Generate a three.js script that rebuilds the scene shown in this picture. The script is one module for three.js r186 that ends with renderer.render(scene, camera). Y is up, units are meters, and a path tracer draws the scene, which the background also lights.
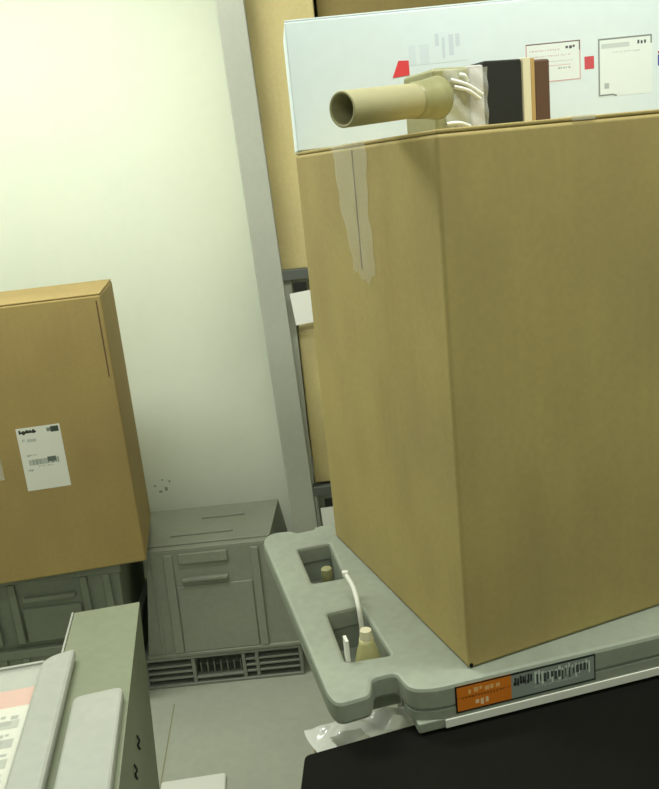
import * as THREE from 'three';
import { RoundedBoxGeometry } from 'three/addons/geometries/RoundedBoxGeometry.js';
import { mergeGeometries } from 'three/addons/utils/BufferGeometryUtils.js';
import { RectAreaLightUniformsLib } from 'three/addons/lights/RectAreaLightUniformsLib.js';

// ---------------------------------------------------------------- camera, light, exposure
const scene = new THREE.Scene();
scene.background = new THREE.Color(0x000000);
const rad = (d) => d * Math.PI / 180;
const F = 830, PITCH = rad(15.2), ROLL = rad(-5.9), EYE = 1.6;
const camera = new THREE.PerspectiveCamera(2 * Math.atan(789 / 2 / F) * 180 / Math.PI, 659 / 789, 0.05, 30);
{
  const f = new THREE.Vector3(0, -Math.sin(PITCH), -Math.cos(PITCH));
  const u0 = new THREE.Vector3(0, Math.cos(PITCH), -Math.sin(PITCH)), x0 = new THREE.Vector3(1, 0, 0);
  const R = x0.clone().multiplyScalar(Math.cos(ROLL)).addScaledVector(u0, Math.sin(ROLL));
  const U = x0.clone().multiplyScalar(-Math.sin(ROLL)).addScaledVector(u0, Math.cos(ROLL));
  camera.quaternion.setFromRotationMatrix(new THREE.Matrix4().makeBasis(R, U, f.clone().negate()));
  camera.position.set(0, EYE, 0);
}
const renderer = new THREE.WebGLRenderer({ antialias: true });
renderer.toneMapping = THREE.LinearToneMapping;
renderer.toneMappingExposure = 2.05;
renderer.shadowMap.enabled = true;
RectAreaLightUniformsLib.init();

const CEIL = 2.75;
const LAMP = new THREE.Color().setRGB(0.97, 1.0, 0.91);
// three ceiling fittings, two strips each: [x, z, long side in metres, intensity]
const lampSpots = [[-0.95, -1.95, 1.2, 13], [0.55, -0.95, 1.2, 9], [-0.4, 0.7, 1.2, 6]];
for (const [x, z, len, power] of lampSpots) {
  const light = new THREE.RectAreaLight(LAMP, power, len, 0.3);
  light.name = 'ceiling_light_source';
  light.position.set(x, CEIL - 0.075, z);
  light.lookAt(x, 0, z);
  scene.add(light);
}

// ---------------------------------------------------------------- helpers
let seed = 7;
const rnd = () => { seed = (seed * 1664525 + 1013904223) >>> 0; return seed / 4294967296; };
const taken = {};
const numbered = (n) => { const k = taken[n] = (taken[n] ?? -1) + 1; return k ? `${n}_${String(k).padStart(3, '0')}` : n; };

function uvMetres(geo) {                       // box-projected uv, one unit = one metre
  const g = geo.index ? geo.toNonIndexed() : geo;
  if (!g.attributes.normal) g.computeVertexNormals();
  const p = g.attributes.position, n = g.attributes.normal, uv = new Float32Array(p.count * 2);
  for (let i = 0; i < p.count; i++) {
    const ax = Math.abs(n.getX(i)), ay = Math.abs(n.getY(i)), az = Math.abs(n.getZ(i));
    let a, b;
    if (az >= ax && az >= ay) { a = p.getX(i); b = p.getY(i); } else if (ax >= ay) { a = p.getZ(i); b = p.getY(i); } else { a = p.getX(i); b = p.getZ(i); }
    uv[2 * i] = a; uv[2 * i + 1] = b;
  }
  g.setAttribute('uv', new THREE.BufferAttribute(uv, 2));
  return g;
}
function shade(o) { o.castShadow = true; o.receiveShadow = true; return o; }
function part(name, geo, mat, parent, label) {
  const m = shade(new THREE.Mesh(geo, mat)); m.name = name; if (label) m.userData.label = label;
  parent.add(m); return m;
}
function thing(name, label, category, [x, y, z] = [0, 0, 0], turn = 0, group) {
  const o = new THREE.Group(); o.name = numbered(name); o.position.set(x, y, z); o.rotation.y = turn;
  o.userData = { label, category }; if (group) o.userData.group = group;
  scene.add(o); return o;
}
function solo(name, geo, mat, label, category, group) {
  const m = shade(new THREE.Mesh(geo, mat)); m.name = numbered(name); m.userData = { label, category };
  if (group) m.userData.group = group; scene.add(m); return m;
}
function structure(name, geo, mat) {
  const m = shade(new THREE.Mesh(geo, mat)); m.name = name; m.userData.kind = 'structure'; scene.add(m); return m;
}
// axis-aligned box between two corners, edges rounded by r
function box(x0, x1, y0, y1, z0, z1, r = 0.003) {
  const w = x1 - x0, h = y1 - y0, d = z1 - z0, q = Math.min(r, w / 2.01, h / 2.01, d / 2.01);
  const g = r > 0 ? new RoundedBoxGeometry(w, h, d, 2, q) : new THREE.BoxGeometry(w, h, d);
  g.translate((x0 + x1) / 2, (y0 + y1) / 2, (z0 + z1) / 2);
  return uvMetres(g);
}
// polygon in plan [[x, z] ...] extruded from y0 to y1; holes likewise
function slab(pts, y0, y1, bevel = 0.004, holes = []) {
  const b = bevel;
  const s = new THREE.Shape(pts.map(([x, z]) => new THREE.Vector2(x, -z)));
  for (const h of holes) s.holes.push(new THREE.Path(h.map(([x, z]) => new THREE.Vector2(x, -z))));
  const g = new THREE.ExtrudeGeometry(s, { depth: Math.max(1e-4, y1 - y0 - 2 * b), bevelEnabled: b > 0, bevelThickness: b, bevelSize: b, bevelOffset: -b, bevelSegments: 2, curveSegments: 8 });
  g.rotateX(-Math.PI / 2); g.translate(0, y0 + b, 0);
  return uvMetres(g);
}
// round the corners of a polygon; radii per corner
function rounded(pts, radii, n = 6) {
  const out = [], N = pts.length;
  for (let i = 0; i < N; i++) {
    const r = Array.isArray(radii) ? radii[i] : radii, p = new THREE.Vector2(...pts[i]);
    if (!r) { out.push([p.x, p.y]); continue; }
    const a = new THREE.Vector2(...pts[(i + N - 1) % N]).sub(p), c = new THREE.Vector2(...pts[(i + 1) % N]).sub(p);
    const q = Math.min(r, a.length() * 0.49, c.length() * 0.49);
    a.setLength(q).add(p); c.setLength(q).add(p);
    for (let k = 0; k <= n; k++) {
      const t = k / n, s = 1 - t;
      out.push([s * s * a.x + 2 * s * t * p.x + t * t * c.x, s * s * a.y + 2 * s * t * p.y + t * t * c.y]);
    }
  }
  return out;
}
// eight corners (bottom 4 then top 4, each back-left, back-right, front-right, front-left) to a closed solid
function hexa(c) {
  const v = c.map((p) => new THREE.Vector3(...p)), pos = [];
  const quad = (a, b, d, e) => { for (const i of [a, b, d, a, d, e]) pos.push(v[i].x, v[i].y, v[i].z); };
  quad(4, 7, 6, 5); quad(0, 1, 2, 3); quad(3, 2, 6, 7); quad(1, 0, 4, 5); quad(2, 1, 5, 6); quad(0, 3, 7, 4);
  const g = new THREE.BufferGeometry(); g.setAttribute('position', new THREE.Float32BufferAttribute(pos, 3)); g.computeVertexNormals();
  return uvMetres(g);
}
function grid(nu, nv, fn) {                     // parametric sheet with thickness 0, uv 0..1
  const g = new THREE.PlaneGeometry(1, 1, nu, nv), p = g.attributes.position, uv = g.attributes.uv;
  for (let i = 0; i < p.count; i++) { const q = fn(uv.getX(i), uv.getY(i)); p.setXYZ(i, q[0], q[1], q[2]); }
  g.computeVertexNormals(); return g;
}

// ---------------------------------------------------------------- textures and materials
const hash = (x, y, s) => { let h = (x * 374761393 + y * 668265263 + s * 1442695041) | 0; h = Math.imul(h ^ (h >>> 13), 1274126177); return ((h ^ (h >>> 16)) >>> 0) / 4294967296; };
function vnoise(x, y, per, s) {                 // tiling value noise
  const xi = Math.floor(x), yi = Math.floor(y), fx = x - xi, fy = y - yi, m = (a) => ((a % per) + per) % per;
  const u = fx * fx * (3 - 2 * fx), v = fy * fy * (3 - 2 * fy);
  const a = hash(m(xi), m(yi), s), b = hash(m(xi + 1), m(yi), s), c = hash(m(xi), m(yi + 1), s), d = hash(m(xi + 1), m(yi + 1), s);
  return (a * (1 - u) + b * u) * (1 - v) + (c * (1 - u) + d * u) * v;
}
function dataTexture(n, fn, srgb, metres) {
  const d = new Uint8Array(n * n * 4);
  for (let y = 0; y < n; y++) for (let x = 0; x < n; x++) {
    const c = fn(x / n, y / n), i = (y * n + x) * 4;
    d[i] = Math.max(0, Math.min(255, c[0])); d[i + 1] = Math.max(0, Math.min(255, c[1])); d[i + 2] = Math.max(0, Math.min(255, c[2])); d[i + 3] = 255;
  }
  const t = new THREE.DataTexture(d, n, n); t.wrapS = t.wrapT = THREE.RepeatWrapping; t.magFilter = THREE.LinearFilter;
  t.repeat.set(1 / metres, 1 / metres); if (srgb) t.colorSpace = THREE.SRGBColorSpace; t.needsUpdate = true; return t;
}
function mottled(base, amp, coarse, fine, s, metres, n = 256) {
  return dataTexture(n, (x, y) => {
    const k = 1 + amp * ((vnoise(x * coarse, y * coarse, coarse, s) - 0.5) + 0.6 * (vnoise(x * fine, y * fine, fine, s + 1) - 0.5));
    return base.map((c) => c * k);
  }, true, metres);
}
function cardboard(base, s) {
  // vertical flute print plus soft blotches of the paper
  const map = dataTexture(512, (x, y) => {
    const flute = vnoise(x * 96, y * 2, 96, s) - 0.5, blot = vnoise(x * 5, y * 5, 5, s + 2) - 0.5, fib = vnoise(x * 128, y * 128, 128, s + 3) - 0.5, blot2 = vnoise(x * 14, y * 7, 14, s + 5) - 0.5;
    const k = 1 + 0.014 * flute + 0.05 * blot + 0.03 * fib + 0.04 * blot2;
    return [base[0] * k, base[1] * (k + 0.012 * blot2), base[2] * (k - 0.03 * blot)];
  }, true, 0.8);
  const bump = dataTexture(256, (x, y) => { const v = 128 + 60 * (vnoise(x * 64, y * 2, 64, s + 7) - 0.5) + 50 * (vnoise(x * 8, y * 8, 8, s + 8) - 0.5); return [v, v, v]; }, false, 0.5);
  return new THREE.MeshStandardMaterial({ map, bumpMap: bump, bumpScale: 0.0005, roughness: 0.82 });
}
const plastic = (base, s, rough = 0.5, amp = 0.06) => new THREE.MeshStandardMaterial({ map: mottled(base, amp, 6, 60, s, 0.6), roughness: rough });
const M = {
  wall: new THREE.MeshStandardMaterial({ map: mottled([230, 236, 220], 0.012, 8, 64, 11, 1.6), roughness: 0.9 }),
  ceiling: new THREE.MeshStandardMaterial({ map: mottled([225, 226, 214], 0.02, 8, 64, 12, 1.2), roughness: 0.95 }),
  floor: new THREE.MeshStandardMaterial({ map: mottled([172, 175, 160], 0.05, 8, 80, 13, 1.4), roughness: 0.55 }),
  carton: cardboard([170, 152, 97], 21), cartonLeft: cardboard([160, 138, 86], 31), cartonPale: cardboard([210, 193, 138], 41), cartonDark: cardboard([150, 132, 82], 51),
  whiteCarton: new THREE.MeshStandardMaterial({ map: mottled([216, 228, 232], 0.02, 5, 50, 61, 0.7), roughness: 0.6 }),
  cart: plastic([146, 153, 139], 71, 0.55, 0.08),
  tote: plastic([140, 144, 130], 81, 0.5), toteDark: plastic([118, 125, 110], 82, 0.5), crate: plastic([132, 136, 126], 83, 0.5),
  rack: new THREE.MeshStandardMaterial({ map: mottled([178, 180, 168], 0.03, 6, 60, 91, 0.6), roughness: 0.45 }),
  rackBeam: plastic([92, 97, 92], 92, 0.45),
  machine: plastic([124, 131, 106], 101, 0.5), machineLight: plastic([164, 167, 158], 102, 0.4), machineSide: plastic([116, 122, 102], 103, 0.5),
  black: new THREE.MeshPhysicalMaterial({ map: mottled([19, 19, 15], 0.12, 6, 60, 111, 0.5), roughness: 0.95, specularIntensity: 0.3 }),
  blackPlastic: new THREE.MeshStandardMaterial({ color: 0x141713, roughness: 0.7 }),
  paper: new THREE.MeshStandardMaterial({ color: 0xe6e6de, roughness: 0.7 }),
  tube: plastic([170, 164, 126], 121, 0.6, 0.05),
  wrap: plastic([150, 148, 108], 122, 0.35, 0.1),
  cream: new THREE.MeshStandardMaterial({ color: 0xd9d2b4, roughness: 0.6 }),
  lilac: new THREE.MeshStandardMaterial({ color: 0xc2bfbd, roughness: 0.5 }),
  gold: new THREE.MeshStandardMaterial({ color: 0xb59660, roughness: 0.5 }),
  brown: new THREE.MeshStandardMaterial({ color: 0x5a4030, roughness: 0.55 }),
  yellow: new THREE.MeshPhysicalMaterial({ color: 0xd8d49a, roughness: 0.3, transmission: 0.3, thickness: 0 }),
  film: new THREE.MeshPhysicalMaterial({ color: 0xf4f6ee, roughness: 0.12, transparent: true, opacity: 0.3, clearcoat: 1, clearcoatRoughness: 0.1 }),
  tape: new THREE.MeshPhysicalMaterial({ color: 0xf2efdf, roughness: 0.3, transparent: true, opacity: 0.24, clearcoat: 0.8, clearcoatRoughness: 0.2 }),
  poly: new THREE.MeshPhysicalMaterial({ color: 0xe9ebe6, roughness: 0.3, clearcoat: 0.4 }),
  metal: new THREE.MeshStandardMaterial({ color: 0x8a8d8a, roughness: 0.35, metalness: 0.9 }),
  rubber: new THREE.MeshStandardMaterial({ color: 0x2a2a28, roughness: 0.8 }),
  diffuser: new THREE.MeshStandardMaterial({ color: 0xffffff, emissive: LAMP, emissiveIntensity: 1.0, roughness: 0.6 }),
  scuff: new THREE.MeshStandardMaterial({ color: 0x9a9c88, roughness: 0.9 }),
  joint: new THREE.MeshStandardMaterial({ color: 0x8f8d70, roughness: 0.8 }),
};
function printed(w, h, draw, extra = {}) {       // flat print on a label
  const c = document.createElement('canvas'); c.width = w; c.height = h; const g = c.getContext('2d'); draw(g, w, h);
  const t = new THREE.CanvasTexture(c); t.colorSpace = THREE.SRGBColorSpace; t.magFilter = THREE.LinearFilter;
  return new THREE.MeshStandardMaterial({ map: t, roughness: 0.55, ...extra });
}
// a sheet of paper with thickness whose front carries uv 0..1
function sheet(w, h, t = 0.0003) {
  const g = new THREE.BoxGeometry(w, h, t); g.translate(0, 0, t / 2); return g;
}
const scribble = (g, x, y, w, h, n, col) => { g.fillStyle = col; let p = x; for (let i = 0; i < n; i++) { const k = w / n * (0.35 + 0.5 * rnd()); g.fillRect(p, y + h * 0.25 * rnd(), k, h * (0.55 + 0.45 * rnd())); p += w / n; } };

// ---------------------------------------------------------------- the room
const X0 = -2.4, X1 = 2.4, ZB = -2.95, ZF = 2.2, T = 0.12;
{
  const floor = structure('floor', box(X0 - T, X1 + T, -T, 0, ZB - T, ZF + T, 0), M.floor);
  part('floor_joint', slab([[-0.598, -2.32], [-0.594, -2.32], [-0.549, -1.4], [-0.553, -1.4]], 0, 0.0006, 0), M.joint, floor);
  structure('ceiling', box(X0 - T, X1 + T, CEIL, CEIL + T, ZB - T, ZF + T, 0), M.ceiling);
  const wall = structure('wall_back', box(X0, X1, 0, CEIL, ZB - T, ZB, 0), M.wall);
  for (const [x, y, w, h] of [[-0.69, 0.512, 0.008, 0.006], [-0.672, 0.488, 0.012, 0.008], [-0.65, 0.497, 0.01, 0.014], [-0.634, 0.526, 0.006, 0.008], [-0.66, 0.534, 0.007, 0.005]])
    part('scuff_mark', box(x - w / 2, x + w / 2, y - h / 2, y + h / 2, ZB, ZB + 0.0006, 0.0002), M.scuff, wall);
  structure('wall_front', box(X0, X1, 0, CEIL, ZF, ZF + T, 0), M.wall);
  structure('wall_left', box(X0 - T, X0, 0, CEIL, ZB - T, ZF + T, 0), M.wall);
  structure('wall_right', box(X1, X1 + T, 0, CEIL, ZB - T, ZF + T, 0), M.wall);
}
const lampWhere = ['above the tagged carton', 'above the cart', 'behind the viewer'];
lampSpots.forEach(([x, z, len], i) => {
  const t = thing('ceiling_light', `long white fluorescent ceiling light ${lampWhere[i]}`, 'ceiling light', [x, CEIL, z], 0, 'fluorescent ceiling lights');
  part('housing', box(-len / 2 - 0.02, len / 2 + 0.02, -0.05, 0, -0.17, 0.17, 0.004), M.ceiling, t);
  part('diffuser', box(-len / 2, len / 2, -0.07, -0.05, -0.15, 0.15, 0.004), M.diffuser, t);
});

// ---------------------------------------------------------------- plastic cart (local x = along front edge, local z negative = into depth)
const CY = 0.883, CART_YAW = rad(12), CO = [0.063, 0, -1.017];
{
  const t = thing('utility_cart', 'grey-green plastic cart with hollow tray wells carrying the biggest carton', 'cart', CO, CART_YAW);
  const outline = [[-0.106, -0.03], [-0.098, -0.004], [-0.05, -0.008], [-0.042, -0.024], [-0.036, -0.045], [0.0, -0.045], [0.006, 0.0], [0.04, 0.012], [0.95, 0.012], [0.95, -0.6], [0.0, -0.6], [0.0, -0.588], [-0.04, -0.588], [-0.045, -0.603], [-0.09, -0.612], [-0.112, -0.58]];
  const rr = [0.03, 0.03, 0.02, 0.012, 0.012, 0.01, 0.02, 0.03, 0.05, 0.05, 0.02, 0.01, 0.01, 0.02, 0.03, 0.03];
  const w1 = rounded([[-0.055, -0.362], [0.004, -0.358], [0.012, -0.51], [-0.052, -0.51]], 0.006), w2 = rounded([[-0.061, -0.1], [0.008, -0.092], [0.004, -0.25], [-0.054, -0.248]], 0.006);
  const deckPts = rounded(outline, rr);
  part('top_deck', slab(deckPts, CY - 0.038, CY, 0.006, [w1, w2]), M.cart, t);
  part('rim_skirt', slab(rounded([[0.004, -0.03], [0.006, 0.0], [0.04, 0.012], [0.95, 0.012], [0.95, -0.6], [0.04, -0.6], [0.03, -0.03]], [0.002, 0.02, 0.03, 0.05, 0.05, 0.02, 0.002]), CY - 0.052, CY - 0.038, 0), M.cart, t);
  part('lower_lip', slab(rounded([[0.012, 0.012], [0.95, 0.012], [0.95, -0.02], [0.012, -0.02]], 0.004), CY - 0.068, CY - 0.052, 0.002), M.cart, t);
  part('white_edge_strip', box(0.052, 0.95, CY - 0.067, CY - 0.054, 0.0121, 0.0145, 0.0005), M.paper, t, 'white strip along the lower lip');
  // wells: floor and walls below the deck
  for (const [w, y] of [[[-0.066, 0.018, -0.52, -0.352], CY - 0.085], [[-0.072, 0.016, -0.26, -0.088], CY - 0.085]]) {
    const [a, b, c, d] = w, s = 0.006, top = CY - 0.038;
    part('tray_well', mergeGeometries([box(a, b, y, y + s, c, d, 0), box(a, a + s, y + s, top, c, d, 0), box(b - s, b, y + s, top, c, d, 0), box(a + s, b - s, y + s, top, c, c + s, 0), box(a + s, b - s, y + s, top, d - s, d, 0)]), M.cart, t);
  }
  for (const [x, z] of [[0.16, -0.06], [0.16, -0.54], [0.89, -0.06], [0.89, -0.54]]) {
    part('corner_post', box(x - 0.025, x + 0.025, 0.12, CY - 0.052, z - 0.025, z + 0.025, 0.008), M.rackBeam, t);
    const k = part('caster', new THREE.TorusGeometry(0.036, 0.014, 8, 20).rotateY(0.4).translate(x, 0.05, z), M.rubber, t);
    part('caster_fork', box(x - 0.022, x + 0.022, 0.05, 0.12, z - 0.02, z + 0.02, 0.006), M.metal, k);
  }
  part('lower_deck', box(-0.05, 0.95, 0.31, 0.35, -0.6, 0.0, 0.008), M.cart, t);
  // warning and type labels on the front rim
  const orange = printed(256, 128, (g, w, h) => {
    g.fillStyle = '#15120c'; g.fillRect(0, 0, w, h); g.fillStyle = '#d9791c'; g.fillRect(8, 8, w - 8, h - 16);
    scribble(g, 60, 22, 150, 24, 6, '#e9b878'); scribble(g, 30, 58, 200, 10, 14, '#8a4a10'); scribble(g, 90, 76, 70, 30, 3, '#efd0a8'); g.fillStyle = '#a3560f'; g.fillRect(8, 56, w - 8, 3);
  });
  const grey = printed(512, 128, (g, w, h) => {
    g.fillStyle = '#1c211e'; g.fillRect(0, 0, w, h); g.fillStyle = '#8d9691'; g.fillRect(0, 10, w - 8, h - 18);
    scribble(g, 20, 18, 110, 50, 7, '#23282a'); scribble(g, 14, 44, 100, 18, 5, '#15181a');
    scribble(g, 140, 14, 350, 66, 17, '#cfd6cf'); scribble(g, 150, 30, 330, 50, 15, '#3d4545'); scribble(g, 140, 84, 280, 12, 20, '#aab2ab');
  });
  const l1 = part('warning_label', sheet(0.086, 0.044), orange, t, 'orange warning label with black border'); l1.position.set(0.112, CY - 0.027, 0.0125);
  const l2 = part('type_label', sheet(0.134, 0.044), grey, t, 'grey label with dense small print'); l2.position.set(0.222, CY - 0.027, 0.0125);
}
const cartPoint = (x, y, z) => new THREE.Vector3(x, y, z).applyAxisAngle(new THREE.Vector3(0, 1, 0), CART_YAW).add(new THREE.Vector3(...CO));

// things standing in the two wells
{
  const floorY = CY - 0.0785;
  const p1 = cartPoint(-0.022, floorY, -0.385), p2 = cartPoint(-0.019, floorY, -0.128), p3 = cartPoint(-0.042, floorY, -0.115);
  const peg = thing('marker_pen', 'short tan marker standing in the farther tray well', 'pen', p1.toArray(), 0);
  part('barrel', new THREE.LatheGeometry([[0, 0], [0.011, 0], [0.0115, 0.004], [0.0115, 0.055], [0.01, 0.058], [0, 0.058]].map((a) => new THREE.Vector2(...a)), 16), M.tube, peg);
  part('cap', new THREE.LatheGeometry([[0, 0.0585], [0.0105, 0.0585], [0.0105, 0.088], [0.009, 0.09], [0, 0.09]].map((a) => new THREE.Vector2(...a)), 16), M.wrap, peg);
  const cone = thing('plastic_bottle', 'pale yellow tapered plastic bottle in the nearer tray well', 'bottle', p2.toArray(), 0);
  part('bottle_body', new THREE.LatheGeometry([[0, 0], [0.0255, 0], [0.027, 0.004], [0.0265, 0.03], [0.017, 0.07], [0.012, 0.085], [0.0115, 0.092], [0, 0.092]].map((a) => new THREE.Vector2(...a)), 24), M.yellow, cone);
  part('stopper', new THREE.CylinderGeometry(0.009, 0.0105, 0.014, 16).translate(0, 0.0995, 0), M.cream, cone);
  const tag = thing('paper_card', 'white paper card standing upright beside the yellow bottle', 'card', p3.toArray(), CART_YAW);
  part('card_sheet', box(-0.016, -0.011, 0, 0.112, -0.002, 0.016, 0.0004), M.paper, tag);
  const a = cartPoint(-0.006, floorY + 0.002, -0.2), b = cartPoint(-0.006, CY + 0.012, -0.215), c = cartPoint(-0.003, CY + 0.032, -0.255), d = cartPoint(-0.007, CY + 0.042, -0.292);
  const cable = thing('white_strap', 'bent white strap rising out of the nearer tray well', 'strap', a.toArray(), 0);
  const curve = new THREE.CatmullRomCurve3([a, b, c, d].map((p) => p.clone().sub(a)), false, 'catmullrom', 0.3);
  part('strap_band', new THREE.TubeGeometry(curve, 28, 0.0042, 8, false), M.paper, cable);
  const tip = part('strap_tip', new RoundedBoxGeometry(0.011, 0.009, 0.011, 2, 0.002), M.paper, cable); tip.position.copy(d.clone().sub(a));
}

// ---------------------------------------------------------------- the big carton on the cart
const BY = CY, BT = 1.633, BYAW = rad(19.6), BO = [0.16, BY, -1.05], BW = 0.62, BD = 0.53, BH = BT - BY;
{
  const t = thing('cardboard_carton', 'biggest brown cardboard carton, standing on the grey-green cart', 'carton', BO, BYAW);
  part('carton_body', box(0, BW, 0, BH - 0.006, -BD, 0, 0.006), M.carton, t);
  part('top_flap', box(0.002, BW - 0.002, BH - 0.006, BH - 0.001, -BD / 2 + 0.002, -0.002, 0.002), M.carton, t);
  part('top_flap', box(0.002, BW - 0.002, BH - 0.006, BH - 0.001, -BD + 0.002, -BD / 2 - 0.002, 0.002), M.carton, t);
  // clear packing tape over the top seam, folded down the left face with a wrinkle and a torn end
  const wob = (v) => 0.004 * Math.sin(v * 9) + 0.003 * Math.sin(v * 23);
  const side = grid(24, 40, (u, v) => {
    const end = 0.21 - 0.03 * Math.abs(u - 0.62) + 0.004 * Math.sin(u * 19), wrink = Math.exp(-(((u - 0.52 - 0.12 * (1 - v)) / 0.07) ** 2)) * (0.5 + 0.5 * Math.sin(v * 14));
    return [-0.0012 - 0.0035 * wrink, BH - (1 - v) * end, -BD / 2 - 0.085 + 0.135 * u * (0.62 + 0.38 * v) + wob(v) + 0.05 * (1 - v)];
  });
  part('tape_strip', side, M.tape, t, 'wrinkled clear tape over the seam');
  part('seam', box(-0.0009, 0.0, BH - 0.19, BH - 0.01, -BD / 2 - 0.0012, -BD / 2 + 0.0012, 0), M.brown, t);
  part('tape_strip', box(-0.001, BW, BH - 0.001, BH, -BD / 2 - 0.035, -BD / 2 + 0.035, 0), M.tape, t);
  part('tape_strip', box(0.2, 0.235, BH - 0.006, BH + 0.0005, -0.03, 0.0008, 0.0004), M.film, t);
  // dark dot where the corner of the bottom flap is pierced
  part('corner_hole', new THREE.CylinderGeometry(0.003, 0.003, 0.001, 12).rotateX(Math.PI / 2).translate(0.004, 0.006, 0.0003), M.black, t);
}
const boxPoint = (x, y, z) => new THREE.Vector3(x, y, z).applyAxisAngle(new THREE.Vector3(0, 1, 0), BYAW).add(new THREE.Vector3(...BO));

// ---------------------------------------------------------------- white carton with printed labels standing on it
{
  const W = 0.84, H = 0.212, D = 0.2;
  const t = thing('white_carton', 'long white carton with printed labels on top of the biggest carton', 'carton', [-0.012, BT, -1.528], rad(2));
  part('carton_body', box(0, W, 0, H, -D, 0, 0.003), M.whiteCarton, t);
  part('lid_flap', box(0.001, W - 0.001, H, H + 0.003, -D, -0.001, 0.001), M.whiteCarton, t);
  const lab1 = printed(256, 192, (g, w, h) => {
    g.fillStyle = '#dfe6e4'; g.fillRect(0, 0, w, h); g.strokeStyle = '#c08a90'; g.lineWidth = 4; g.strokeRect(4, 4, w - 8, h - 8);
    g.fillStyle = '#5d5258'; g.fillRect(4, 3, w - 8, 5); g.fillRect(w - 8, 3, 5, 46); scribble(g, 186, 22, 50, 18, 3, '#4c4750'); scribble(g, 20, 34, 140, 8, 12, '#c9b4b8');
    scribble(g, 20, 62, 190, 8, 16, '#cdbfc2'); scribble(g, 60, 90, 160, 7, 14, '#c5c3c6'); scribble(g, 150, 124, 60, 8, 5, '#9aa2a4'); g.fillStyle = '#d3a6ad'; g.fillRect(10, 112, 200, 3);
  });
  const lab2 = printed(256, 256, (g, w, h) => {
    g.fillStyle = '#e0e8e6'; g.fillRect(0, 0, w, h); g.strokeStyle = '#7d8486'; g.lineWidth = 7; g.beginPath(); g.moveTo(w - 6, 40); g.lineTo(w - 6, 6); g.lineTo(6, 6); g.lineTo(6, h - 8); g.lineTo(70, h - 8); g.lineTo(88, h - 2); g.stroke();
    scribble(g, 186, 22, 46, 20, 3, '#3d4448'); g.fillStyle = '#c3cbcb'; g.fillRect(18, 26, 130, 20); scribble(g, 70, 62, 130, 8, 10, '#c4d0cc'); g.fillStyle = '#a9b2b2'; g.fillRect(30, 196, 22, 24);
  });
  const put = (name, mat, w, h, x, y, label) => { const m = part(name, sheet(w, h), mat, t, label); m.position.set(x, y, 0); };
  put('shipping_label', lab1, 0.098, 0.066, 0.462, 0.106, 'label with thin red frame');
  put('shipping_label', lab2, 0.098, 0.098, 0.59, 0.088, 'label with thin grey frame');
  put('red_sticker', new THREE.MeshStandardMaterial({ color: 0xc9505a, roughness: 0.5 }), 0.017, 0.021, 0.526, 0.099);
  put('blue_sticker', new THREE.MeshStandardMaterial({ color: 0x4b4fa8, roughness: 0.5 }), 0.022, 0.018, 0.66, 0.092);
  put('red_strip', new THREE.MeshStandardMaterial({ color: 0xb8564f, roughness: 0.5 }), 0.022, 0.004, 0.66, 0.105);
  const red = new THREE.Shape([[0, 0], [0.03, 0.002], [0.03, 0.026], [0.012, 0.027]].map((p) => new THREE.Vector2(...p)));
  const rp = part('red_mark', new THREE.ExtrudeGeometry(red, { depth: 0.0008, bevelEnabled: false }), new THREE.MeshStandardMaterial({ color: 0xdc3f44, roughness: 0.5 }), t, 'red printed corner mark'); rp.position.set(0.178, 0.106, 0);
  const faint = printed(256, 128, (g, w, h) => { g.fillStyle = '#d8e4e8'; g.fillRect(0, 0, w, h); scribble(g, 20, 30, 90, 90, 2, '#d0dce2'); scribble(g, 130, 4, 110, 90, 4, '#c8d2dc'); });
  put('faint_print', faint, 0.11, 0.05, 0.255, 0.148);
}

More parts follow.
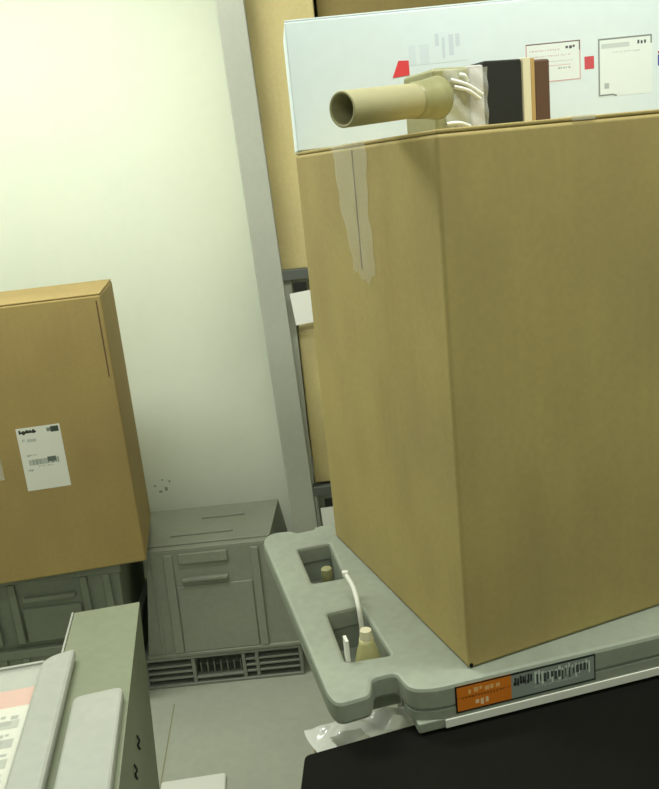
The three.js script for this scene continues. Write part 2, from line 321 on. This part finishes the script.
// ---------------------------------------------------------------- tube and wrapped bundle lying on the big carton
{
  const t = thing('wrapped_bundle', 'dark film-wrapped bundle of slim boxes on the biggest carton', 'bundle', boxPoint(0.113, BH, -0.215).toArray(), BYAW + rad(1));
  // local x from 0 to 0.215, front at z = 0
  part('olive_wrap', box(0.006, 0.066, 0, 0.092, -0.1, 0, 0.006), M.wrap, t, 'olive wrapped end');
  part('lilac_card', box(0.067, 0.092, 0, 0.093, -0.1, -0.001, 0.003), M.lilac, t);
  part('dark_case', box(0.093, 0.16, 0, 0.098, -0.1, -0.001, 0.003), M.blackPlastic, t, 'black case');
  part('cream_card', box(0.161, 0.175, 0, 0.099, -0.1, 0.001, 0.001), M.cream, t);
  part('gold_card', box(0.1755, 0.183, 0, 0.098, -0.1, 0, 0.001), M.gold, t);
  part('brown_case', box(0.1835, 0.213, 0, 0.096, -0.1, -0.002, 0.004), M.brown, t, 'dark brown end box');
  const film = grid(30, 16, (u, v) => { const x = 0.02 + 0.075 * u, y = 0.088 * v; return [x, y + 0.0008, 0.003 + 0.004 * Math.sin(u * 11 + v * 6) * Math.sin(v * 9 + 1) * 0.9 + 0.001]; });
  part('clear_film', film, M.film, t, 'crinkled clear film');
  for (const [x0, y0, x1, y1] of [[0.03, 0.074, 0.084, 0.05], [0.036, 0.064, 0.08, 0.044], [0.046, 0.08, 0.06, 0.07], [0.02, 0.012, 0.06, 0.006]]) {   // folds of the film standing proud
    const c = new THREE.CatmullRomCurve3([new THREE.Vector3(x0, y0, 0.005), new THREE.Vector3((x0 + x1) / 2, (y0 + y1) / 2 + 0.003, 0.008), new THREE.Vector3(x1, y1, 0.005)]);
    part('film_fold', new THREE.TubeGeometry(c, 12, 0.003, 8, false), M.poly, t);
  }
  // paper tube, pointing out to the left and towards the viewer
  const far = boxPoint(0.104, BH + 0.048, -0.182), near = boxPoint(-0.078, BH + 0.037, -0.1), along = near.clone().sub(far);
  const q = thing('paper_tube', 'hollow tan paper tube sticking out beside the wrapped bundle', 'tube', far.toArray(), 0);
  q.quaternion.setFromUnitVectors(new THREE.Vector3(1, 0, 0), along.clone().normalize());
  const L = along.length(), Ro = 0.023, Ri = 0.019;
  const prof = [[Ri, 0], [Ri, L - 0.0015], [Ri + 0.001, L], [Ro - 0.001, L], [Ro, L - 0.0015], [Ro, 0], [Ri, 0]].map((a) => new THREE.Vector2(...a));
  part('tube_wall', new THREE.LatheGeometry(prof, 40).rotateZ(-Math.PI / 2), M.tube, q);
  const collar = [[Ro + 0.0003, 0.055], [Ro + 0.002, 0.05], [Ro + 0.003, 0.03], [Ro + 0.006, 0.008], [Ro + 0.007, 0], [Ro + 0.0003, 0], [Ro + 0.0003, 0.055]].map((a) => new THREE.Vector2(...a));
  part('wrap_collar', new THREE.LatheGeometry(collar, 36).rotateZ(-Math.PI / 2), M.wrap, q, 'olive wrapping around the rear end');
  part('inner_plug', new THREE.CylinderGeometry(Ri - 0.0003, Ri - 0.0003, 0.01, 32).rotateZ(-Math.PI / 2).translate(0.05, 0, 0), M.cartonDark, q);
}

// ---------------------------------------------------------------- black table in the foreground
{
  const BYT = 0.81;
  const t = thing('black_table', 'black table top edge in the foreground before the cart', 'table', [-0.087, 0, -0.996], 0);
  const pts = [[0, 0], [0.62, -0.163], [0.78, 0.38], [-0.04, 0.47]];
  part('table_top', slab(rounded(pts, 0.008), BYT - 0.03, BYT, 0.003), M.black, t);
  for (const [x, z] of [[0.06, 0.05], [0.6, -0.08], [0.68, 0.3], [0.06, 0.36]]) part('leg', box(x - 0.02, x + 0.02, 0, BYT - 0.03, z - 0.02, z + 0.02, 0.004), M.black, t);
  part('apron', box(0.03, 0.62, BYT - 0.13, BYT - 0.03, 0.16, 0.18, 0.002), M.black, t);
}

// ---------------------------------------------------------------- carton and pouch on the lower deck of the cart
{
  const t = thing('small_carton', 'small tan carton low under the end of the cart', 'carton', cartPoint(0.1, 0.35, -0.36).toArray(), CART_YAW);
  part('carton_body', box(-0.17, 0.2, 0, 0.126, -0.14, 0.06, 0.003), M.carton, t);
  part('top_flap', box(-0.169, 0.199, 0.126, 0.13, -0.139, -0.0405, 0.001), M.carton, t);
  part('top_flap', box(-0.169, 0.199, 0.126, 0.13, -0.0395, 0.059, 0.001), M.carton, t);
  const bag = thing('mailing_pouch', 'crumpled white plastic mailing pouch with grey patch below the cart end', 'pouch', cartPoint(0.125, 0.481, -0.34).toArray(), CART_YAW);
  const crumple = (u, v) => 0.012 * Math.abs(Math.sin(u * 7 + v * 3)) + 0.010 * Math.abs(Math.sin(v * 9 - u * 4)) + 0.004 * Math.sin(u * 21) * Math.sin(v * 17);
  const topG = grid(36, 30, (u, v) => { const e = Math.min(1, 6 * Math.min(u, 1 - u, v, 1 - v)); return [-0.2 + 0.22 * u + 0.012 * Math.sin(v * 5), 0.002 + e * (0.014 + crumple(u, v)), 0.045 - 0.2 * v]; });
  part('pouch_skin', topG, M.poly, bag);
  part('pouch_back', slab([[-0.2, 0.045], [0.02, 0.045], [0.02, -0.155], [-0.2, -0.155]], 0, 0.002, 0), M.poly, bag);
  const patch = grid(14, 14, (u, v) => { const U = 0.12 + 0.3 * u, V = 0.3 + 0.32 * v; return [-0.2 + 0.22 * U + 0.012 * Math.sin(V * 5), 0.0175 + crumple(U, V), 0.045 - 0.2 * V]; });
  part('grey_patch', patch, M.rack, bag, 'grey address patch');
  const slip = solo('paper_slip', box(0, 0.006, 0, 0.1, -0.16, 0, 0.0006), M.paper, 'white folded slip standing between pouch and cart', 'paper');
  slip.position.copy(cartPoint(0.166, 0.4805, -0.33)); slip.rotation.y = CART_YAW + rad(1);
}

// ---------------------------------------------------------------- left carton on two stacked totes
{
  const t = thing('cardboard_carton', 'brown cardboard carton with white address label, stacked on grey totes', 'carton', [-0.606, 0.507, -2.32], rad(8));
  const W = 0.62, H = 0.822, D = 0.36;
  part('carton_body', box(-W, 0, 0, H - 0.005, -D, 0, 0.006), M.cartonLeft, t);
  part('top_flap', box(-W + 0.002, -0.002, H - 0.005, H, -D / 2 + 0.002, -0.002, 0.002), M.cartonLeft, t);
  part('top_flap', box(-W + 0.002, -0.002, H - 0.005, H, -D + 0.002, -D / 2 - 0.002, 0.002), M.cartonLeft, t);
  part('edge_slit', box(-0.016, -0.013, H - 0.24, H - 0.02, 0.0, 0.0008, 0), M.brown, t, 'dark slit along the front edge');
  part('tape_strip', box(-0.402, -0.354, H - 0.5, H - 0.27, 0.0002, 0.0009, 0), M.tape, t);
  const mat = printed(256, 384, (g, w, h) => {
    g.fillStyle = '#dcdcd2'; g.fillRect(0, 0, w, h); scribble(g, 14, 12, 100, 24, 5, '#2b2a22'); g.fillStyle = '#2b2a22'; g.fillRect(14, 22, 100, 12);
    g.fillStyle = '#3c463c'; g.fillRect(200, 10, 46, 34); g.fillStyle = '#7d857a'; g.fillRect(176, 16, 24, 22);
    scribble(g, 26, 66, 16, 16, 2, '#8f938c'); g.fillStyle = '#b3b8b0'; g.fillRect(52, 70, 54, 18); scribble(g, 36, 164, 60, 10, 5, '#8b9088');
    for (let i = 0; i < 44; i++) { g.fillStyle = '#76807a'; g.fillRect(40 + i * 4, 196, 1 + 2.4 * rnd(), 34); } g.fillStyle = '#5e6862'; g.fillRect(150, 190, 50, 30);
    scribble(g, 26, 252, 36, 14, 4, '#8f938c'); scribble(g, 90, 236, 90, 8, 8, '#a9ada5');
  });
  const l = part('address_label', sheet(0.122, 0.19), mat, t, 'white address label with barcode'); l.position.set(-0.236, 0.372, 0);
}
function makeTote(t, W, H, D, mat) {           // upright stacking tote: tapered body, rim, ribs, handle ledge; front at z = 0, x from 0 to W
  const k = 0.02;
  part('tote_body', hexa([[k, 0, -D + k], [W - k, 0, -D + k], [W - k, 0, -k], [k, 0, -k], [0.008, H - 0.03, -D + 0.008], [W - 0.008, H - 0.03, -D + 0.008], [W - 0.008, H - 0.03, -0.008], [0.008, H - 0.03, -0.008]]), mat, t);
  part('rim', box(0, W, H - 0.03, H, -D, 0, 0.004), mat, t);
  for (const x of [0.03, 0.1, W - 0.13, W - 0.06]) part('rib', box(x, x + 0.022, 0.02, H - 0.03, -0.022, 0.0, 0.003), mat, t);
  part('handle_ledge', box(0.14, W - 0.15, H - 0.095, H - 0.08, -0.022, 0.003, 0.003), mat, t);
  part('front_panel', box(0.13, W - 0.14, 0.02, H - 0.12, -0.022, -0.006, 0.003), mat, t);
}
{
  const base = [-1.14, 0, -2.31];
  const a = thing('plastic_tote', 'grey plastic tote on the floor beneath another tote, under the labelled carton', 'tote', base, rad(2), 'stacked totes');
  makeTote(a, 0.45, 0.25, 0.4, M.toteDark);
  const b = thing('plastic_tote', 'grey plastic tote directly under the labelled brown carton', 'tote', [base[0], 0.2505, base[2]], rad(2), 'stacked totes');
  makeTote(b, 0.45, 0.255, 0.4, M.toteDark);
}

// ---------------------------------------------------------------- tote turned upside down on a slatted base, against the wall
{
  const t = thing('plastic_tote', 'grey ribbed plastic tote on a slatted base against the white wall', 'tote', [-0.43, 0.112, -2.41], 0);
  // widths at the bottom and the top, measured from the middle; front at z = 0
  const b = [[-0.275, 0, -0.44], [0.255, 0, -0.44], [0.255, 0, -0.005], [-0.248, 0, -0.005]], H = 0.352;
  const top = [[-0.272, H, -0.405], [0.205, H, -0.405], [0.183, H, -0.05], [-0.208, H, -0.05]];
  part('tote_body', hexa([...b, ...top]), M.tote, t);
  part('bottom_rim', slab(rounded([[-0.253, 0.002], [0.262, 0.002], [0.262, -0.445], [-0.28, -0.445]], 0.01), 0, 0.012, 0.003), M.tote, t);
  const lean = Math.atan2(0.045, H);
  const onFront = (name, x0, x1, y0, y1, d, mat = M.tote) => { const m = part(name, box(x0, x1, y0, y1, -0.004, d, Math.min(0.003, d)), mat, t); m.position.set(0, 0, -0.005); m.rotation.x = -lean; return m; };
  onFront('rib', -0.158, -0.128, 0.012, 0.345, 0.008); onFront('rib', -0.2, -0.19, 0.012, 0.345, 0.004); onFront('rib', 0.125, 0.15, 0.012, 0.345, 0.008);
  onFront('front_panel', -0.125, 0.12, 0.012, 0.235, 0.005);
  onFront('handle_ledge', -0.105, 0.045, 0.252, 0.264, 0.016);
  onFront('handle_hood', -0.11, 0.05, 0.31, 0.345, 0.008);
  const onTop = (x0, x1, z, w, h) => part('top_rib', box(x0, x1, H - 0.001, H + h, z - w / 2, z + w / 2, Math.min(0.003, h)), M.tote, t);
  onTop(-0.222, 0.186, -0.062, 0.016, 0.004); onTop(-0.226, 0.187, -0.098, 0.012, 0.005); onTop(-0.15, 0.06, -0.17, 0.012, 0.005); onTop(-0.06, 0.09, -0.3, 0.012, 0.005);
  const s = thing('slatted_base', 'low grey slatted plastic base under the ribbed tote', 'pallet', [-0.438, 0, -2.41], 0);
  const W = 0.262;
  part('base_core', box(-W + 0.03, W - 0.03, 0.004, 0.104, -0.42, -0.1, 0.003), M.crate, s);
  part('top_plate', box(-W, W, 0.1, 0.1115, -0.45, 0.0, 0.003), M.crate, s);
  part('bottom_plate', box(-W, W, 0, 0.01, -0.45, 0.0, 0.003), M.crate, s);
  for (const x of [-W + 0.006, -0.098, 0.068, 0.112, W - 0.006]) part('upright', box(x - 0.006, x + 0.006, 0.01, 0.1, -0.04, -0.002, 0.002), M.crate, s);
  for (const [x0, x1, ys] of [[-W + 0.012, -0.104, [0.028, 0.05, 0.072]], [0.118, W - 0.012, [0.028, 0.05, 0.072]], [-0.092, 0.062, [0.022]], [0.074, 0.106, [0.028, 0.05, 0.072]]])
    for (const y of ys) part('slat', box(x0, x1, y, y + 0.008, -0.03, -0.003, 0.002), M.crate, s);
  for (let i = 0; i < 7; i++) part('slat', box(-0.08 + i * 0.022, -0.076 + i * 0.022, 0.032, 0.07, -0.035, -0.022, 0.001), M.crate, s);
}

// ---------------------------------------------------------------- storage rack behind the cart
const RZ = -2.56;
{
  const t = thing('storage_rack', 'tall pale grey storage rack standing against the back wall', 'rack', [-0.2, 0, RZ], 0);
  const W = 1.35, D = 0.36, H = 2.55;
  for (const z of [0, -D + 0.05]) for (const x of [0, W - 0.082]) {      // the near frame leans a little
    const p = part('upright_post', box(-0.041, 0.041, 0.001, H, z - 0.05, z, 0.004), M.rack, t);
    p.position.set(x + 0.041 + (x ? 0 : 0.046), 0, 0); p.rotation.z = x ? 0 : rad(1.5);
  }
  part('side_flange', box(0.08, 0.118, 0.6, 1.282, -0.034, -0.02, 0.001), M.rack, t);
  part('back_panel', box(0.083, W - 0.083, 0.1, H, -D + 0.002, -D + 0.008, 0), M.rack, t);
  for (const y of [0.565, 1.283]) {
    part('shelf', box(0.0825, W - 0.0825, y, y + 0.022, -D + 0.009, -0.012, 0.002), M.rackBeam, t);
    part('shelf_beam', box(0.0825, W - 0.0825, y - 0.004, y + 0.028, -0.0115, -0.001, 0.002), M.rackBeam, t, 'dark grey shelf edge');
  }
}
const rackCarton = (label, mat, x0, x1, y0, h, z, d) => {
  const t = thing('cardboard_carton', label, 'carton', [x0, y0, z], 0, 'cartons on the rack');
  const w = x1 - x0;
  part('carton_body', box(0, w, 0, h - 0.004, -d, 0, 0.004), mat, t);
  part('top_flap', box(0.001, w - 0.001, h - 0.004, h, -d / 2 + 0.001, -0.001, 0.001), mat, t); part('top_flap', box(0.001, w - 0.001, h - 0.004, h, -d + 0.001, -d / 2 - 0.001, 0.001), mat, t);
};
rackCarton('tall pale carton on the upper rack shelf beside the grey post', M.cartonPale, -0.16, 0.07, 1.306, 1.02, RZ - 0.054, 0.24);
rackCarton('olive-brown carton set back behind the top of the white carton', M.cartonDark, 0.08, 0.72, 1.306, 1.0, RZ - 0.09, 0.24);
rackCarton('narrow pale carton on the lower rack shelf between the two tags', M.cartonPale, -0.078, 0.5, 0.594, 0.515, RZ - 0.04, 0.28);
for (const [x, y, tilt, label] of [[-0.062, 1.278, 0.16, 'white tag hanging from the upper rack shelf'], [-0.038, 0.56, 0.08, 'white tag hanging from the lower rack shelf']]) {
  const t = thing('shelf_tag', label, 'tag', [x, y, RZ + 0.006], 0, 'tags on the rack shelves');
  part('clip', box(-0.014, 0.026, -0.035, -0.006, -0.004, 0.004, 0.001), M.blackPlastic, t, 'black clip');
  const c = part('card', box(-0.032, 0.034, -0.135, -0.036, -0.001, 0.001, 0.0003), M.paper, t); c.rotation.z = tilt * 0.6; c.rotation.x = -0.1;
}

// ---------------------------------------------------------------- grey machine in the near left corner
{
  const yaw = rad(8), t = thing('office_machine', 'grey machine with raised pale covers in the near left corner', 'machine', [-0.37, 0, -1.323], yaw);
  // local x grows to the right, local z towards the viewer; the back right corner is the origin
  const H = 0.9;
  part('side_housing', hexa([[-0.112, 0, 0], [-0.055, 0, 0], [-0.055, 0, 0.7], [-0.112, 0, 0.7], [-0.112, H, 0], [0, H, 0], [0, H, 0.7], [-0.112, H, 0.7]]), M.machine, t, 'grey-green narrow housing');
  part('edge_flange', box(-0.116, -0.1125, H - 0.2, H + 0.003, 0.002, 0.145, 0.001), M.machineLight, t);
  const coverB = rounded([[-0.076, 0.28], [-0.006, 0.275], [-0.006, 0.69], [-0.076, 0.69]], [0.014, 0.014, 0.01, 0.01]);
  part('raised_cover', slab(coverB, H, H + 0.016, 0.004), M.machineLight, t, 'pale grey raised cover');
  const coverA = rounded([[-0.136, 0.166], [-0.088, 0.152], [-0.088, 0.69], [-0.136, 0.69]], [0.028, 0.01, 0.01, 0.01]);
  part('raised_cover', slab(coverA, H + 0.0035, H + 0.02, 0.005), M.machineLight, t, 'pale grey raised cover');
  part('main_housing', box(-0.62, -0.1165, 0, H - 0.004, 0.146, 0.69, 0.006), M.machineSide, t);
  const mat = printed(512, 512, (g, w, h) => {
    g.fillStyle = '#e8e4d6'; g.fillRect(0, 0, w, h); g.fillStyle = '#e2734c'; g.fillRect(0, 0, w, 64);
    for (let c = 0; c < 2; c++) for (let r = 0; r < 7; r++) {
      const x = 22 + c * 254, y = 92 + r * 60;
      scribble(g, x, y, 214, 14, 9, '#4c5046'); g.fillStyle = r % 2 ? '#6d7160' : '#80846f'; g.fillRect(x, y + 18, 214, 28); scribble(g, x + 10, y + 20, 190, 22, 6, '#393d34'); scribble(g, x + 40, y + 24, 130, 10, 4, '#c9cbb6');
    }
  });
  const s = part('instruction_sheet', new THREE.BoxGeometry(0.3, 0.36, 0.0008).rotateX(-Math.PI / 2), mat, t, 'instruction sheet with orange heading'); s.position.set(-0.289, H - 0.0032, 0.205 + 0.18);
  part('clear_cover', box(-0.6, -0.139, H - 0.002, H + 0.001, 0.15, 0.68, 0.0008), M.film, t, 'clear plastic cover');
  part('cover_edge', box(-0.6, -0.139, H - 0.003, H + 0.004, 0.146, 0.152, 0.001), M.machineLight, t);
  for (const z of [0.25, 0.315]) {
    const y = H - 0.1, k = -0.0062;
    const c = new THREE.CatmullRomCurve3([[k + 0.001, y + 0.011, z - 0.002], [k + 0.004, y + 0.003, z + 0.001], [k + 0.001, y - 0.004, z + 0.001], [k + 0.003, y - 0.011, z + 0.003]].map((p) => new THREE.Vector3(...p)));
    part('latch', new THREE.TubeGeometry(c, 12, 0.0016, 6, false), M.blackPlastic, t, 'small dark latch');
  }
}

// ---------------------------------------------------------------- flat white packet on the floor
{
  const t = thing('paper_packet', 'flat white packet lying on the floor before the slatted base', 'packet', [-0.485, 0, -1.96], rad(4));
  part('packet_body', slab(rounded([[-0.09, 0], [0.09, 0], [0.09, 0.26], [-0.09, 0.26]], 0.01), 0, 0.012, 0.004), M.paper, t);
  part('packet_flap', slab(rounded([[-0.086, 0.01], [0.086, 0.01], [0.086, 0.09], [-0.086, 0.09]], 0.006), 0.012, 0.0135, 0.0005), M.paper, t);
}

renderer.render(scene, camera);
